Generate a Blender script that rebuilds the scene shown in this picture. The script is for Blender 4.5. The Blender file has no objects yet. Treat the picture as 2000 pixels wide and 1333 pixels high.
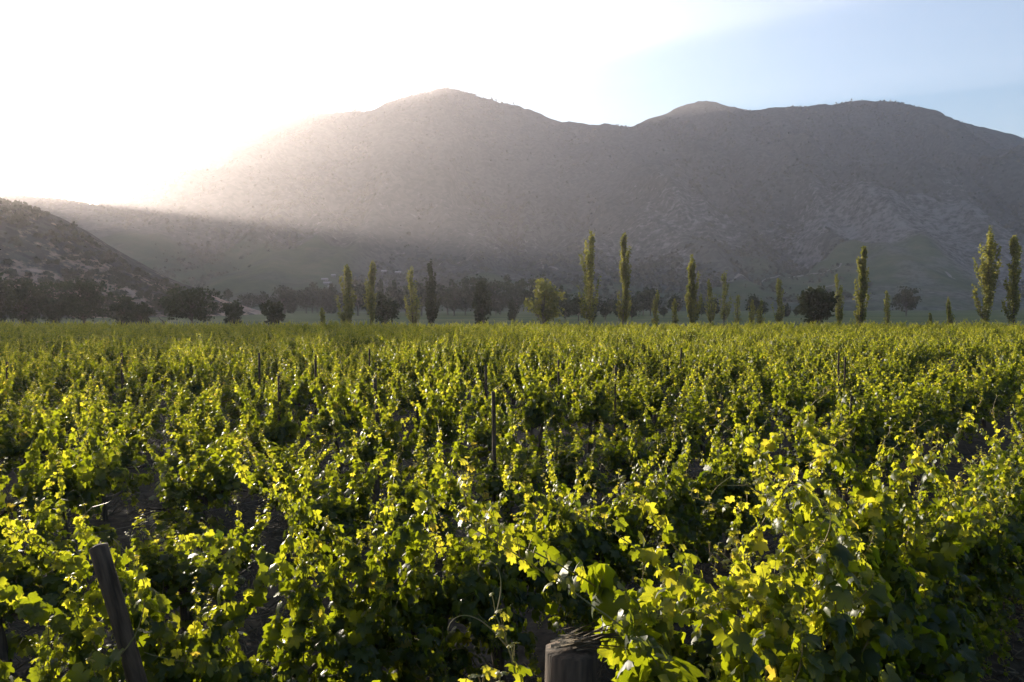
import bpy, math
import numpy as np
from mathutils import Vector, Matrix

SC = bpy.context.scene
COL = SC.collection
R = math.radians

# ------------------------------------------------------------------ camera, sky, sun, exposure
EYE, FPX, HOR = 2.7, 1570.0, 618.0          # eye height; focal length and horizon measured on the 2000 px wide photograph
cam = bpy.data.cameras.new('camera')
cam.sensor_width = 36.0
cam.lens = 36.0 * FPX / 2000.0
cam.clip_start, cam.clip_end = 0.05, 40000.0
cam_o = bpy.data.objects.new('camera', cam)
COL.objects.link(cam_o)
cam_o.location = (0, 0, EYE)
cam_o.rotation_euler = (R(90) - math.atan((666.5 - HOR) / FPX), 0, 0)
SC.camera = cam_o

SUN_AZ, SUN_EL = R(-34.0), R(7.45)
SKY_STRENGTH, SUN_STRENGTH, EXPOSURE = 0.080, 5.0, 2.10
sun_dir = Vector((math.sin(SUN_AZ) * math.cos(SUN_EL), math.cos(SUN_AZ) * math.cos(SUN_EL), math.sin(SUN_EL)))

world = bpy.data.worlds.new('World')
SC.world = world
world.use_nodes = True
wn = world.node_tree
sky = wn.nodes.new('ShaderNodeTexSky')
sky.sky_type = 'NISHITA'
sky.sun_disc = False
sky.sun_elevation = SUN_EL
sky.sun_rotation = SUN_AZ
sky.altitude = 300.0
sky.air_density, sky.dust_density, sky.ozone_density = 1.0, 2.2, 2.6
wn.links.new(sky.outputs[0], wn.nodes['Background'].inputs[0])
wn.nodes['Background'].inputs[1].default_value = SKY_STRENGTH

sl = bpy.data.lights.new('sun', 'SUN')
sl.energy, sl.angle, sl.color = SUN_STRENGTH, R(0.5), (1.0, 0.89, 0.72)
so = bpy.data.objects.new('sun', sl)
COL.objects.link(so)
so.rotation_euler = sun_dir.to_track_quat('Z', 'Y').to_euler()
so.location = sun_dir * 200

SC.view_settings.view_transform = 'Standard'
SC.view_settings.look = 'None'
SC.view_settings.gamma = 1.0
SC.view_settings.use_curve_mapping = False
SC.view_settings.exposure = EXPOSURE
cy = SC.cycles
cy.use_denoising = True
cy.max_bounces = 7
cy.diffuse_bounces = 3
cy.glossy_bounces = 2
cy.transmission_bounces = 5
cy.volume_bounces = 1
cy.transparent_max_bounces = 8
cy.sample_clamp_indirect = 6.0

HAZE_DENSITY, HAZE_G = 0.000128, 0.54

# ------------------------------------------------------------------ helpers
def tag(o, label=None, cat=None, group=None, kind=None):
    if label: o['label'] = label
    if cat: o['category'] = cat
    if group: o['group'] = group
    if kind: o['kind'] = kind
    return o

def link(name, data, parent=None, loc=None):
    o = bpy.data.objects.new(name, data)
    COL.objects.link(o)
    if parent is not None: o.parent = parent
    if loc is not None: o.location = loc
    return o

def tri_mesh(name, V, F, mat, tone=None, co=None, smooth=False):
    V = np.asarray(V, dtype=np.float32); F = np.asarray(F, dtype=np.int32)
    k = F.shape[1]
    me = bpy.data.meshes.new(name)
    me.vertices.add(len(V)); me.vertices.foreach_set('co', V.ravel())
    me.loops.add(F.size); me.loops.foreach_set('vertex_index', F.ravel())
    me.polygons.add(len(F))
    me.polygons.foreach_set('loop_start', np.arange(0, F.size, k, dtype=np.int32))
    me.polygons.foreach_set('loop_total', np.full(len(F), k, dtype=np.int32))
    if smooth: me.polygons.foreach_set('use_smooth', np.ones(len(F), dtype=bool))
    if tone is not None:
        a = me.attributes.new('tone', 'FLOAT', 'POINT'); a.data.foreach_set('value', np.asarray(tone, dtype=np.float32))
    if co is not None:
        a = me.attributes.new('leafco', 'FLOAT_VECTOR', 'POINT'); a.data.foreach_set('vector', np.asarray(co, dtype=np.float32).ravel())
    if mat is not None: me.materials.append(mat)
    me.update(calc_edges=True)
    return me

def _hash(ix, iy, s):
    h = (ix.astype(np.int64) * 374761393 + iy.astype(np.int64) * 668265263 + s * 974634777) & 0x7fffffff
    h = ((h ^ (h >> 13)) * 1274126177) & 0x7fffffff
    h = h ^ (h >> 16)
    return (h & 0xffffff) / float(0xffffff)

def vnoise(x, y, s=0):
    x = np.asarray(x, float); y = np.asarray(y, float)
    ix = np.floor(x); iy = np.floor(y); fx = x - ix; fy = y - iy
    fx = fx * fx * fx * (fx * (fx * 6 - 15) + 10); fy = fy * fy * fy * (fy * (fy * 6 - 15) + 10)
    a = _hash(ix, iy, s); b = _hash(ix + 1, iy, s); c = _hash(ix, iy + 1, s); d = _hash(ix + 1, iy + 1, s)
    return (a + (b - a) * fx) * (1 - fy) + (c + (d - c) * fx) * fy

def fbm(x, y, s=0, o=4):
    t = 0; a = 0.5; n = 0
    for k in range(o):
        t = t + a * vnoise(x * 2 ** k + 17.3 * k, y * 2 ** k - 9.1 * k, s + k); n += a; a *= 0.5
    return t / n

def ridged(x, y, s=0, o=4):
    t = 0; a = 0.5; n = 0
    for k in range(o):
        t = t + a * (1 - np.abs(2 * vnoise(x * 2 ** k + 5.7 * k, y * 2 ** k + 3.3 * k, s + k) - 1)); n += a; a *= 0.5
    return t / n

def smooth01(t):
    t = np.clip(t, 0, 1); return t * t * (3 - 2 * t)

def tube(P, rad, n=5):
    """polyline -> tapered tube; returns verts, quads"""
    P = np.asarray(P, float); rad = np.broadcast_to(np.asarray(rad, float), (len(P),))
    T = np.gradient(P, axis=0); T /= np.linalg.norm(T, axis=1)[:, None] + 1e-9
    ref = np.array([0.31, 0.2, 1.0]) if abs(T[0, 2]) < 0.8 else np.array([1.0, 0.17, 0.1])
    A = np.cross(T, ref); A /= np.linalg.norm(A, axis=1)[:, None] + 1e-9
    B = np.cross(T, A)
    ang = np.arange(n) * 2 * math.pi / n
    V = (P[:, None, :] + rad[:, None, None] * (A[:, None, :] * np.cos(ang)[None, :, None] + B[:, None, :] * np.sin(ang)[None, :, None])).reshape(-1, 3)
    F = []
    for i in range(len(P) - 1):
        for j in range(n):
            F.append((i * n + j, i * n + (j + 1) % n, (i + 1) * n + (j + 1) % n, (i + 1) * n + j))
    return V, F

def join_quads(parts):
    Vs, Fs, o = [], [], 0
    for V, F in parts:
        Vs.append(V); Fs.append(np.asarray(F) + o); o += len(V)
    return np.concatenate(Vs), np.concatenate(Fs)

def soup(tv, tf, pos, ydir, nrm, size, tone, name, mat, smooth=False):
    """many copies of a leaf template as one mesh"""
    pos = np.asarray(pos, float); ydir = np.asarray(ydir, float); nrm = np.asarray(nrm, float)
    y = ydir / (np.linalg.norm(ydir, axis=1)[:, None] + 1e-9)
    z = nrm - y * (nrm * y).sum(1)[:, None]; z /= np.linalg.norm(z, axis=1)[:, None] + 1e-9
    x = np.cross(y, z)
    s = np.asarray(size, float)[:, None, None]
    V = pos[:, None, :] + s * (tv[None, :, 0:1] * x[:, None, :] + tv[None, :, 1:2] * y[:, None, :] + tv[None, :, 2:3] * z[:, None, :])
    F = (tf[None] + (np.arange(len(pos)) * len(tv))[:, None, None]).reshape(-1, 3)
    return tri_mesh(name, V.reshape(-1, 3), F, mat, tone=np.repeat(np.asarray(tone, float), len(tv)), smooth=smooth)

# ------------------------------------------------------------------ materials
def nodes(name):
    m = bpy.data.materials.new(name); m.use_nodes = True
    nt = m.node_tree; nt.nodes.clear()
    out = nt.nodes.new('ShaderNodeOutputMaterial')
    return m, nt, out

def N(nt, t, **kw):
    n = nt.nodes.new(t)
    for k, v in kw.items():
        if k.startswith('i_'): n.inputs[k[2:].replace('_', ' ')].default_value = v
        else: setattr(n, k, v)
    return n

def ramp(nt, src, stops):
    r = nt.nodes.new('ShaderNodeValToRGB')
    while len(r.color_ramp.elements) < len(stops): r.color_ramp.elements.new(0.5)
    for e, (p, c) in zip(r.color_ramp.elements, stops):
        e.position = p; e.color = (*c, 1)
    nt.links.new(src, r.inputs[0]); return r

def mixc(nt, fac, a, b):
    m = nt.nodes.new('ShaderNodeMix'); m.data_type = 'RGBA'
    for sock, v in ((m.inputs[0], fac), (m.inputs[6], a), (m.inputs[7], b)):
        if hasattr(v, 'links') or isinstance(v, bpy.types.NodeSocket): nt.links.new(v, sock)
        elif isinstance(v, tuple): sock.default_value = (*v, 1)
        else: sock.default_value = v
    return m.outputs[2]

def math_(nt, op, a, b=None, clamp=False):
    m = nt.nodes.new('ShaderNodeMath'); m.operation = op; m.use_clamp = clamp
    for s, v in ((m.inputs[0], a), (m.inputs[1], b)):
        if v is None: continue
        if isinstance(v, bpy.types.NodeSocket): nt.links.new(v, s)
        else: s.default_value = v
    return m.outputs[0]

def leaf_material(name, stops, tstops, trans=0.45, rough=0.38, spec=0.5, veins=False, vary=0.0):
    m, nt, out = nodes(name)
    at = N(nt, 'ShaderNodeAttribute', attribute_name='tone')
    tone = at.outputs['Fac']
    if vary:
        oi = N(nt, 'ShaderNodeObjectInfo')
        tone = math_(nt, 'ADD', tone, math_(nt, 'MULTIPLY', math_(nt, 'SUBTRACT', oi.outputs['Random'], 0.5), vary), clamp=True)
    c = ramp(nt, tone, stops).outputs[0]
    t = ramp(nt, tone, tstops).outputs[0]
    bump = None
    if veins:
        lc = N(nt, 'ShaderNodeAttribute', attribute_name='leafco')
        sx = N(nt, 'ShaderNodeSeparateXYZ'); nt.links.new(lc.outputs['Vector'], sx.inputs[0])
        ax = math_(nt, 'ABSOLUTE', sx.outputs[0]); yy = sx.outputs[1]
        best = None
        for a in (0.0, 50.0, 104.0):
            sa, ca = math.sin(R(a)), math.cos(R(a))
            along = math_(nt, 'ADD', math_(nt, 'MULTIPLY', ax, sa), math_(nt, 'MULTIPLY', yy, ca))
            perp = math_(nt, 'ABSOLUTE', math_(nt, 'SUBTRACT', math_(nt, 'MULTIPLY', ax, ca), math_(nt, 'MULTIPLY', yy, sa)))
            w = math_(nt, 'ADD', perp, math_(nt, 'MULTIPLY', math_(nt, 'LESS_THAN', along, 0.0), 1.0))
            # side veins leave each main vein at an angle
            saw = math_(nt, 'PINGPONG', math_(nt, 'SUBTRACT', along, math_(nt, 'MULTIPLY', perp, 0.9)), 0.09)
            side = math_(nt, 'ADD', math_(nt, 'MULTIPLY', saw, 0.8), math_(nt, 'MULTIPLY', math_(nt, 'GREATER_THAN', perp, 0.3), 1.0))
            w = math_(nt, 'MINIMUM', w, math_(nt, 'ADD', side, 0.012))
            best = w if best is None else math_(nt, 'MINIMUM', best, w)
        vm = math_(nt, 'SUBTRACT', 1.0, math_(nt, 'DIVIDE', best, 0.03, clamp=True), clamp=True)
        vm = math_(nt, 'MULTIPLY', vm, 0.55)
        c = mixc(nt, vm, c, (0.16, 0.19, 0.05))
        t = mixc(nt, vm, t, (0.13, 0.17, 0.02))
        bump = N(nt, 'ShaderNodeBump'); bump.inputs['Strength'].default_value = 0.35; bump.inputs['Distance'].default_value = 0.004
        bump.invert = True
        nt.links.new(vm, bump.inputs['Height'])
    ns = N(nt, 'ShaderNodeTexNoise'); ns.inputs['Scale'].default_value = 35.0
    c = mixc(nt, math_(nt, 'MULTIPLY', math_(nt, 'GREATER_THAN', ns.outputs[0], 0.66), 0.25), c, (0.14, 0.10, 0.04))
    p = N(nt, 'ShaderNodeBsdfPrincipled'); p.inputs['Roughness'].default_value = rough
    p.inputs['Specular IOR Level'].default_value = spec
    nt.links.new(c, p.inputs['Base Color'])
    tr = N(nt, 'ShaderNodeBsdfTranslucent'); nt.links.new(t, tr.inputs[0])
    if bump:
        nt.links.new(bump.outputs[0], p.inputs['Normal'])
    mx = N(nt, 'ShaderNodeMixShader'); mx.inputs[0].default_value = trans
    nt.links.new(p.outputs[0], mx.inputs[1]); nt.links.new(tr.outputs[0], mx.inputs[2])
    nt.links.new(mx.outputs[0], out.inputs[0])
    return m

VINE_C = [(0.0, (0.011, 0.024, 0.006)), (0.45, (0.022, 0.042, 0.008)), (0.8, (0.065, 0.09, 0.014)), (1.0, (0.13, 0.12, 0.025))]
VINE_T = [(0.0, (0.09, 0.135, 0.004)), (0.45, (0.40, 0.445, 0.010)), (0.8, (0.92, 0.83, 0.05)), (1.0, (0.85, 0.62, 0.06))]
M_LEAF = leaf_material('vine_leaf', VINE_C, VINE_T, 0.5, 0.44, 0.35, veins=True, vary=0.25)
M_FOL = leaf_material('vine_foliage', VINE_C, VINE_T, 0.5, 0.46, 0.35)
M_POP = leaf_material('poplar_leaf', [(0, (0.035, 0.05, 0.012)), (1, (0.095, 0.105, 0.025))], [(0, (0.22, 0.24, 0.03)), (1, (0.52, 0.47, 0.08))], 0.5, 0.5, 0.3)
M_BUSH = leaf_material('dark_tree_leaf', [(0, (0.018, 0.028, 0.010)), (1, (0.045, 0.055, 0.02))], [(0, (0.03, 0.045, 0.01)), (1, (0.07, 0.085, 0.02))], 0.3, 0.55, 0.2)
M_SCRUB = leaf_material('scrub_leaf', [(0, (0.035, 0.042, 0.020)), (1, (0.075, 0.075, 0.04))], [(0, (0.04, 0.045, 0.01)), (1, (0.09, 0.085, 0.03))], 0.2, 0.7, 0.1)

def wood_material(name, c1, c2, scale=30, rough=0.85, stretch=(1, 1, 0.12)):
    m, nt, out = nodes(name)
    tc = N(nt, 'ShaderNodeTexCoord'); mp = N(nt, 'ShaderNodeMapping'); mp.inputs['Scale'].default_value = stretch
    nt.links.new(tc.outputs['Object'], mp.inputs[0])
    ns = N(nt, 'ShaderNodeTexNoise'); ns.inputs['Scale'].default_value = scale; ns.inputs['Detail'].default_value = 5
    nt.links.new(mp.outputs[0], ns.inputs[0])
    c = ramp(nt, ns.outputs[0], [(0.35, c1), (0.65, c2)])
    b = N(nt, 'ShaderNodeBump'); b.inputs['Strength'].default_value = 0.6; b.inputs['Distance'].default_value = 0.01
    nt.links.new(ns.outputs[0], b.inputs['Height'])
    p = N(nt, 'ShaderNodeBsdfPrincipled'); p.inputs['Roughness'].default_value = rough; p.inputs['Specular IOR Level'].default_value = 0.2
    nt.links.new(c.outputs[0], p.inputs['Base Color']); nt.links.new(b.outputs[0], p.inputs['Normal'])
    nt.links.new(p.outputs[0], out.inputs[0]); return m

M_POST = wood_material('weathered_post', (0.028, 0.019, 0.013), (0.10, 0.068, 0.045), 38)
M_BARK = wood_material('vine_bark', (0.04, 0.028, 0.02), (0.11, 0.08, 0.055), 45)
M_CANE = wood_material('green_cane', (0.13, 0.13, 0.035), (0.20, 0.14, 0.06), 20, 0.5)
M_TBARK = wood_material('tree_bark', (0.06, 0.05, 0.04), (0.14, 0.12, 0.09), 4)
M_STRAW = wood_material('straw', (0.06, 0.047, 0.03), (0.15, 0.12, 0.08), 8)

def plain(name, col, rough=0.6, metal=0.0, var=0.15, scale=3.0):
    m, nt, out = nodes(name)
    ns = N(nt, 'ShaderNodeTexNoise'); ns.inputs['Scale'].default_value = scale; ns.inputs['Detail'].default_value = 4
    c = ramp(nt, ns.outputs[0], [(0.3, tuple(v * (1 - var) for v in col)), (0.7, tuple(min(1, v * (1 + var)) for v in col))])
    p = N(nt, 'ShaderNodeBsdfPrincipled'); p.inputs['Roughness'].default_value = rough; p.inputs['Metallic'].default_value = metal
    nt.links.new(c.outputs[0], p.inputs['Base Color']); nt.links.new(p.outputs[0], out.inputs[0]); return m

M_WIRE = plain('rusted_wire', (0.12, 0.10, 0.09), 0.7, 0.4)
M_WALL = plain('pale_render', (0.15, 0.135, 0.12), 0.9)
M_ROOF = plain('sheet_roof', (0.26, 0.25, 0.24), 0.6)
M_DARK = plain('dark_opening', (0.03, 0.03, 0.035), 0.3)
M_TRACK = plain('dirt_track', (0.17, 0.145, 0.12), 0.95, 0, 0.25, 0.05)

def ground_material():
    m, nt, out = nodes('valley_floor')
    tc = N(nt, 'ShaderNodeTexCoord')
    def noise(sc_, d=5):
        n = N(nt, 'ShaderNodeTexNoise'); n.inputs['Scale'].default_value = sc_; n.inputs['Detail'].default_value = d
        nt.links.new(tc.outputs['Object'], n.inputs[0]); return n.outputs[0]
    fine, mid, big = noise(9.0, 8), noise(0.9), noise(0.02)
    soil = ramp(nt, fine, [(0.3, (0.018, 0.014, 0.010)), (0.55, (0.042, 0.033, 0.024)), (0.75, (0.085, 0.07, 0.05))]).outputs[0]
    straw = ramp(nt, mid, [(0.45, (0, 0, 0)), (0.7, (1, 1, 1))]).outputs[0]
    soil = mixc(nt, math_(nt, 'MULTIPLY', straw, 0.5), soil, (0.065, 0.052, 0.034))
    grass = ramp(nt, big, [(0.35, (0.035, 0.055, 0.018)), (0.5, (0.055, 0.085, 0.022)), (0.62, (0.10, 0.105, 0.04)), (0.75, (0.05, 0.07, 0.022))]).outputs[0]
    grass = mixc(nt, math_(nt, 'MULTIPLY', mid, 0.5), grass, (0.10, 0.11, 0.04))
    at = N(nt, 'ShaderNodeAttribute', attribute_name='tone')
    c = mixc(nt, at.outputs['Fac'], soil, grass)
    b = N(nt, 'ShaderNodeBump'); b.inputs['Strength'].default_value = 0.8; b.inputs['Distance'].default_value = 0.03
    nt.links.new(fine, b.inputs['Height'])
    p = N(nt, 'ShaderNodeBsdfPrincipled'); p.inputs['Roughness'].default_value = 0.95; p.inputs['Specular IOR Level'].default_value = 0.1
    nt.links.new(c, p.inputs['Base Color']); nt.links.new(b.outputs[0], p.inputs['Normal'])
    nt.links.new(p.outputs[0], out.inputs[0]); return m

def slope_material(name, dry, cell, dry_amt, cover=0.92):
    """scrub-covered slope: dark bushes over dry soil; tone = share of green field, leafco.x = share of bare ground"""
    m, nt, out = nodes(name)
    tc = N(nt, 'ShaderNodeTexCoord')
    def noise(sc_, d=5, rough=0.55):
        n = N(nt, 'ShaderNodeTexNoise'); n.inputs['Scale'].default_value = sc_; n.inputs['Detail'].default_value = d
        n.inputs['Roughness'].default_value = rough
        nt.links.new(tc.outputs['Object'], n.inputs[0]); return n.outputs[0]
    vo = N(nt, 'ShaderNodeTexVoronoi'); vo.inputs['Scale'].default_value = 1.0 / cell; nt.links.new(tc.outputs['Object'], vo.inputs[0])
    patch = noise(1 / 260.0, 6, 0.65); fine = noise(0.55 / cell, 7, 0.72)
    bare = N(nt, 'ShaderNodeAttribute', attribute_name='leafco')
    sx = N(nt, 'ShaderNodeSeparateXYZ'); nt.links.new(bare.outputs['Vector'], sx.inputs[0])
    # a bush stands where the cell distance is small; bare share shrinks the bushes
    rad = math_(nt, 'SUBTRACT', cover, math_(nt, 'MULTIPLY', sx.outputs[0], dry_amt))
    rad = math_(nt, 'SUBTRACT', rad, math_(nt, 'MULTIPLY', math_(nt, 'SUBTRACT', patch, 0.5), 1.1))
    d = math_(nt, 'ADD', math_(nt, 'MULTIPLY', vo.outputs['Distance'], 0.45), math_(nt, 'ADD', math_(nt, 'MULTIPLY', math_(nt, 'SUBTRACT', fine, 0.5), 2.3), 0.28))
    gap = math_(nt, 'MULTIPLY', math_(nt, 'SUBTRACT', d, rad), 2.6, clamp=True)
    bush = ramp(nt, vo.outputs['Color'], [(0.2, (0.045, 0.046, 0.038)), (0.8, (0.092, 0.09, 0.072))]).outputs[0]
    soil = ramp(nt, fine, [(0.3, tuple(v * 0.7 for v in dry)), (0.7, tuple(v * 1.25 for v in dry))]).outputs[0]
    c = mixc(nt, gap, bush, soil)
    field = ramp(nt, noise(1 / 60.0, 7, 0.7), [(0.35, (0.038, 0.058, 0.026)), (0.5, (0.065, 0.085, 0.036)), (0.62, (0.10, 0.10, 0.05))]).outputs[0]
    at = N(nt, 'ShaderNodeAttribute', attribute_name='tone')
    c = mixc(nt, at.outputs['Fac'], c, field)
    b = N(nt, 'ShaderNodeBump'); b.inputs['Strength'].default_value = 0.9; b.inputs['Distance'].default_value = cell * 0.25; b.invert = True
    nt.links.new(math_(nt, 'MULTIPLY', gap, math_(nt, 'SUBTRACT', 1.0, at.outputs['Fac'])), b.inputs['Height'])
    p = N(nt, 'ShaderNodeBsdfPrincipled'); p.inputs['Roughness'].default_value = 1.0; p.inputs['Specular IOR Level'].default_value = 0.0
    nt.links.new(c, p.inputs['Base Color']); nt.links.new(b.outputs[0], p.inputs['Normal'])
    nt.links.new(p.outputs[0], out.inputs[0]); return m

M_GROUND = ground_material()
M_MOUNT = slope_material('mountain_scrub', (0.175, 0.16, 0.145), 8.0, 0.6, 0.84)
M_HILL = slope_material('hill_scrub', (0.36, 0.26, 0.20), 4.5, 0.75, 0.72)

# ------------------------------------------------------------------ terrain
ROW_A = R(40.0)                                    # rows run 40 degrees to the right of the viewing direction
D = np.array([math.sin(ROW_A), math.cos(ROW_A)]); NV = np.array([math.cos(ROW_A), -math.sin(ROW_A)])
ROW_SP, ROW_N0, ROW_T0 = 2.4, -1.36, 1.75
VINE_SP, FIELD_Y = 1.3, 112.0

def h_ground(x, y):
    x = np.asarray(x, float); y = np.asarray(y, float)
    z = 0.0105 * np.clip(np.hypot(x, y) - 230, 0, 5000) + 3.0 * smooth01((np.hypot(x, y) - 200) / 800) * (fbm(x / 300, y / 300, 5) - 0.5)
    near = np.exp(-(x * x + y * y) / 45.0 ** 2)
    n = x * NV[0] + y * NV[1]
    mound = 0.05 * np.cos((n - ROW_N0) / ROW_SP * 2 * math.pi)
    z = z + near * (mound + 0.10 * (fbm(x / 0.9, y / 0.9, 11, 4) - 0.5) + 0.05 * (ridged(x / 0.22, y / 0.22, 21, 2) - 0.5)) - 0.05
    return z

SKYLINE = np.array([(-3000, 560), (-1000, 545), (-400, 520), (0, 490), (200, 455), (260, 425), (330, 372), (400, 312), (450, 274), (500, 248), (538, 234),
    (556, 238), (600, 233), (650, 227), (700, 222), (722, 225), (760, 208), (800, 195), (840, 187), (868, 178), (884, 180), (900, 187), (925, 191), (944, 199), (958, 198),
    (980, 209), (1010, 214), (1050, 228), (1075, 239), (1110, 246), (1150, 250), (1190, 251), (1226, 256), (1256, 242), (1300, 227), (1340, 211), (1374, 205),
    (1400, 210), (1440, 219), (1470, 223), (1500, 217), (1545, 214), (1600, 213), (1640, 208), (1690, 203), (1730, 205), (1760, 211), (1780, 219), (1830, 233),
    (1880, 249), (1940, 262), (2000, 279), (2150, 320), (2400, 390), (2900, 470), (4500, 560)], float)

def ridge_y(x): return 2700 + 140 * np.sin(x / 640.0 + 0.6) + 60 * np.sin(x / 230.0)
def h_mount(x, y):
    x = np.asarray(x, float); y = np.asarray(y, float)
    wx = x + 120 * (fbm(x / 500, y / 420, 31, 3) - 0.5) * np.clip((2500 - y) / 1500, 0, 1)
    yr = ridge_y(wx); y0 = 1000 + 160 * (fbm(x / 600, 0 * x, 41, 3) - 0.5) + 0.00006 * x * x
    px = 1000 + FPX * wx / yr
    hr = (HOR - np.interp(px, SKYLINE[:, 0], SKYLINE[:, 1])) / FPX * yr + EYE
    hr = hr + 11 * (fbm(x / 34, y / 60, 51, 3) - 0.5)
    u = np.clip((y - y0) / (yr - y0), 0, 1)
    g = 0.30 * u + 0.70 * u ** 2.1
    g = np.where(y > yr, np.clip(1 - (np.clip(y - yr, 0, None) / 1600) ** 1.25, -0.05, 1), g)
    spur = ridged(wx / 470 + 0.25 * np.sin(y / 500), y / 1700, 61, 4) - 0.55
    sp2 = ridged(wx / 190 + 0.3 * np.sin(y / 260), y / 620, 71, 3) - 0.5
    sp3 = ridged(wx / 75, y / 210, 75, 3) - 0.5
    env = np.clip(u * 2.2, 0, 1) * (1 - u ** 5) * (hr / 700)
    h = hr * g + env * (330 * spur + 170 * sp2 + 46 * sp3) * np.where(y > yr, 0.0, 1.0)
    h = h + 6 * (fbm(x / 60, y / 60, 81, 3) - 0.5) * np.clip(u * 6, 0, 1)
    return np.where(u <= 0, -6.0 - 0.02 * (y0 - y), h + 8 * u + 0.0105 * (1000 - 230) * np.clip(1 - u, 0, 1) - 1.0)

HILL_CREST = np.array([(-2500, 470), (-1200, 415), (-500, 392), (-250, 388), (-60, 389), (0, 396), (40, 400), (80, 409), (110, 425), (150, 452), (200, 489), (250, 516), (300, 540), (345, 563), (400, 585), (460, 606), (560, 640)], float)
HILL_Y = 520.0
def h_hill(x, y):
    x = np.asarray(x, float); y = np.asarray(y, float)
    px = 1000 + FPX * x / HILL_Y
    hc = (HOR - np.interp(px, HILL_CREST[:, 0], HILL_CREST[:, 1])) / FPX * HILL_Y + EYE
    hc = hc + 2.2 * (fbm(x / 14, y / 14, 91, 3) - 0.5)
    v = np.where(y < HILL_Y, (HILL_Y - y) / 205.0, (y - HILL_Y) / 260.0)
    g = 1 - smooth01(v) - 0.06 * np.clip(v - 1, 0, 1)
    rid = (ridged(x / 75, y / 240, 95, 3) - 0.5) * 14 * np.clip(v * 2, 0, 1) * np.clip(1.1 - v, 0, 1)
    return hc * g + rid * np.clip(hc / 60, 0, 1) - 1.5

SHADOW_SPUR_CREST = np.array([(-2500, 440), (-900, 400), (-300, 388), (-60, 385), (60, 385), (118, 389), (160, 397), (220, 408), (300, 423), (400, 443), (500, 466), (600, 494), (700, 530), (800, 572), (900, 630)], float)  # far ridge; its long right arm is shaped after the shadow edge in the haze
SPUR_Y = 1900.0
def h_shadow_spur(x, y):
    x = np.asarray(x, float); y = np.asarray(y, float)
    px = 1000 + FPX * x / SPUR_Y
    hc = (HOR - np.interp(px, SHADOW_SPUR_CREST[:, 0], SHADOW_SPUR_CREST[:, 1])) / FPX * SPUR_Y + EYE
    hc = hc + 3.0 * (fbm(x / 25, y / 25, 97, 3) - 0.5)
    v = np.where(y < SPUR_Y, (SPUR_Y - y) / 520.0, (y - SPUR_Y) / 700.0)
    return hc * (1 - smooth01(v) - 0.05 * np.clip(v - 1, 0, 1)) - 2.0

def grid_mesh(name, xs, ys, hf, mat, tonef=None, baref=None):
    X, Y = np.meshgrid(xs, ys)
    Z = hf(X, Y)
    V = np.stack([X, Y, Z], -1).reshape(-1, 3)
    nx, ny = len(xs), len(ys)
    i = np.arange(nx - 1)[None, :] + (np.arange(ny - 1) * nx)[:, None]
    F = np.stack([i, i + 1, i + nx + 1, i + nx], -1).reshape(-1, 4)
    tone = tonef(X, Y).ravel() if tonef else np.zeros(nx * ny)
    co = np.zeros((nx * ny, 3))
    if baref: co[:, 0] = baref(X, Y).ravel()
    me = tri_mesh(name, V, F, mat, tone=tone, co=co, smooth=True)
    return tag(link(name, me), kind='structure')

def blob(X, Y, cx, cy, rx, ry, rot=0.0, soft=0.25):
    c, s = math.cos(rot), math.sin(rot)
    a = ((X - cx) * c + (Y - cy) * s) / rx; b = (-(X - cx) * s + (Y - cy) * c) / ry
    e = np.maximum(np.abs(a), np.abs(b)) + 0.25 * (fbm(X / 90, Y / 90, 7, 3) - 0.5)
    return smooth01((1 - e) / soft)

def m_field(X, Y):
    f = blob(X, Y, -470, 1260, 240, 210, 0.15)
    f = np.maximum(f, blob(X, Y, 540, 1250, 170, 190, -0.1))
    f = np.maximum(f, blob(X, Y, 330, 1130, 150, 60, 0.1))
    f = np.maximum(f, blob(X, Y, 60, 1190, 150, 90, 0.1))
    f = np.maximum(f, smooth01((1110 - Y) / 60) * 0.8)
    return f * (0.55 + 0.45 * smooth01((fbm(X / 45, Y / 45, 27, 4) - 0.36) * 7)) * 0.9

def m_bare(X, Y):
    low = smooth01((2100 - Y) / 700)
    pat = smooth01((fbm(X / 260, Y / 330, 15, 4) + 0.7 * (ridged(X / 190, Y / 620, 71, 3) - 0.5) - 0.45) * 4)
    return np.clip(low * (0.25 + 0.9 * pat) * (0.22 + 0.78 * smooth01((X + 200) / 700)), 0, 1)

def sinh_axis(lim, n, k):
    t = np.linspace(-1, 1, n); return lim * np.sinh(k * t) / math.sinh(k)

def g_tone(X, Y):
    r = np.hypot(X, Y)
    v = smooth01((Y - FIELD_Y) / 8.0)
    v = np.maximum(v, smooth01((np.abs(X) - 150) / 40)); v = np.maximum(v, smooth01((-Y - 12) / 6))
    return v

grid_mesh('ground', sinh_axis(8000, 420, 9.0), sinh_axis(8000, 420, 9.0), h_ground, M_GROUND, g_tone)
grid_mesh('mountain', np.arange(-4600, 4601, 12.0), np.arange(900, 4500, 17.0), h_mount, M_MOUNT, m_field, m_bare)
grid_mesh('hill', np.arange(-1400, -60, 4.5), np.arange(295, 800, 5.0), h_hill, M_HILL, None, lambda X, Y: smooth01((fbm(X / 60, Y / 60, 19, 4) - 0.35) * 4) * (0.45 + 0.55 * smooth01((60 - h_hill(X, Y)) / 50)))
grid_mesh('shadow_wedge_spur', np.arange(-4600, -90, 18.0), np.arange(1330, 2640, 18.0), h_shadow_spur, M_MOUNT, None, lambda X, Y: 0.3 + 0 * X)  # right arm added as solid body for the dark shadow wedge in the haze

def h_all(x, y):
    z = np.maximum(h_ground(x, y), h_mount(x, y))
    z = np.where((x > -1400) & (x < -60) & (y > 295) & (y < 800), np.maximum(z, h_hill(x, y)), z)
    return z

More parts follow.
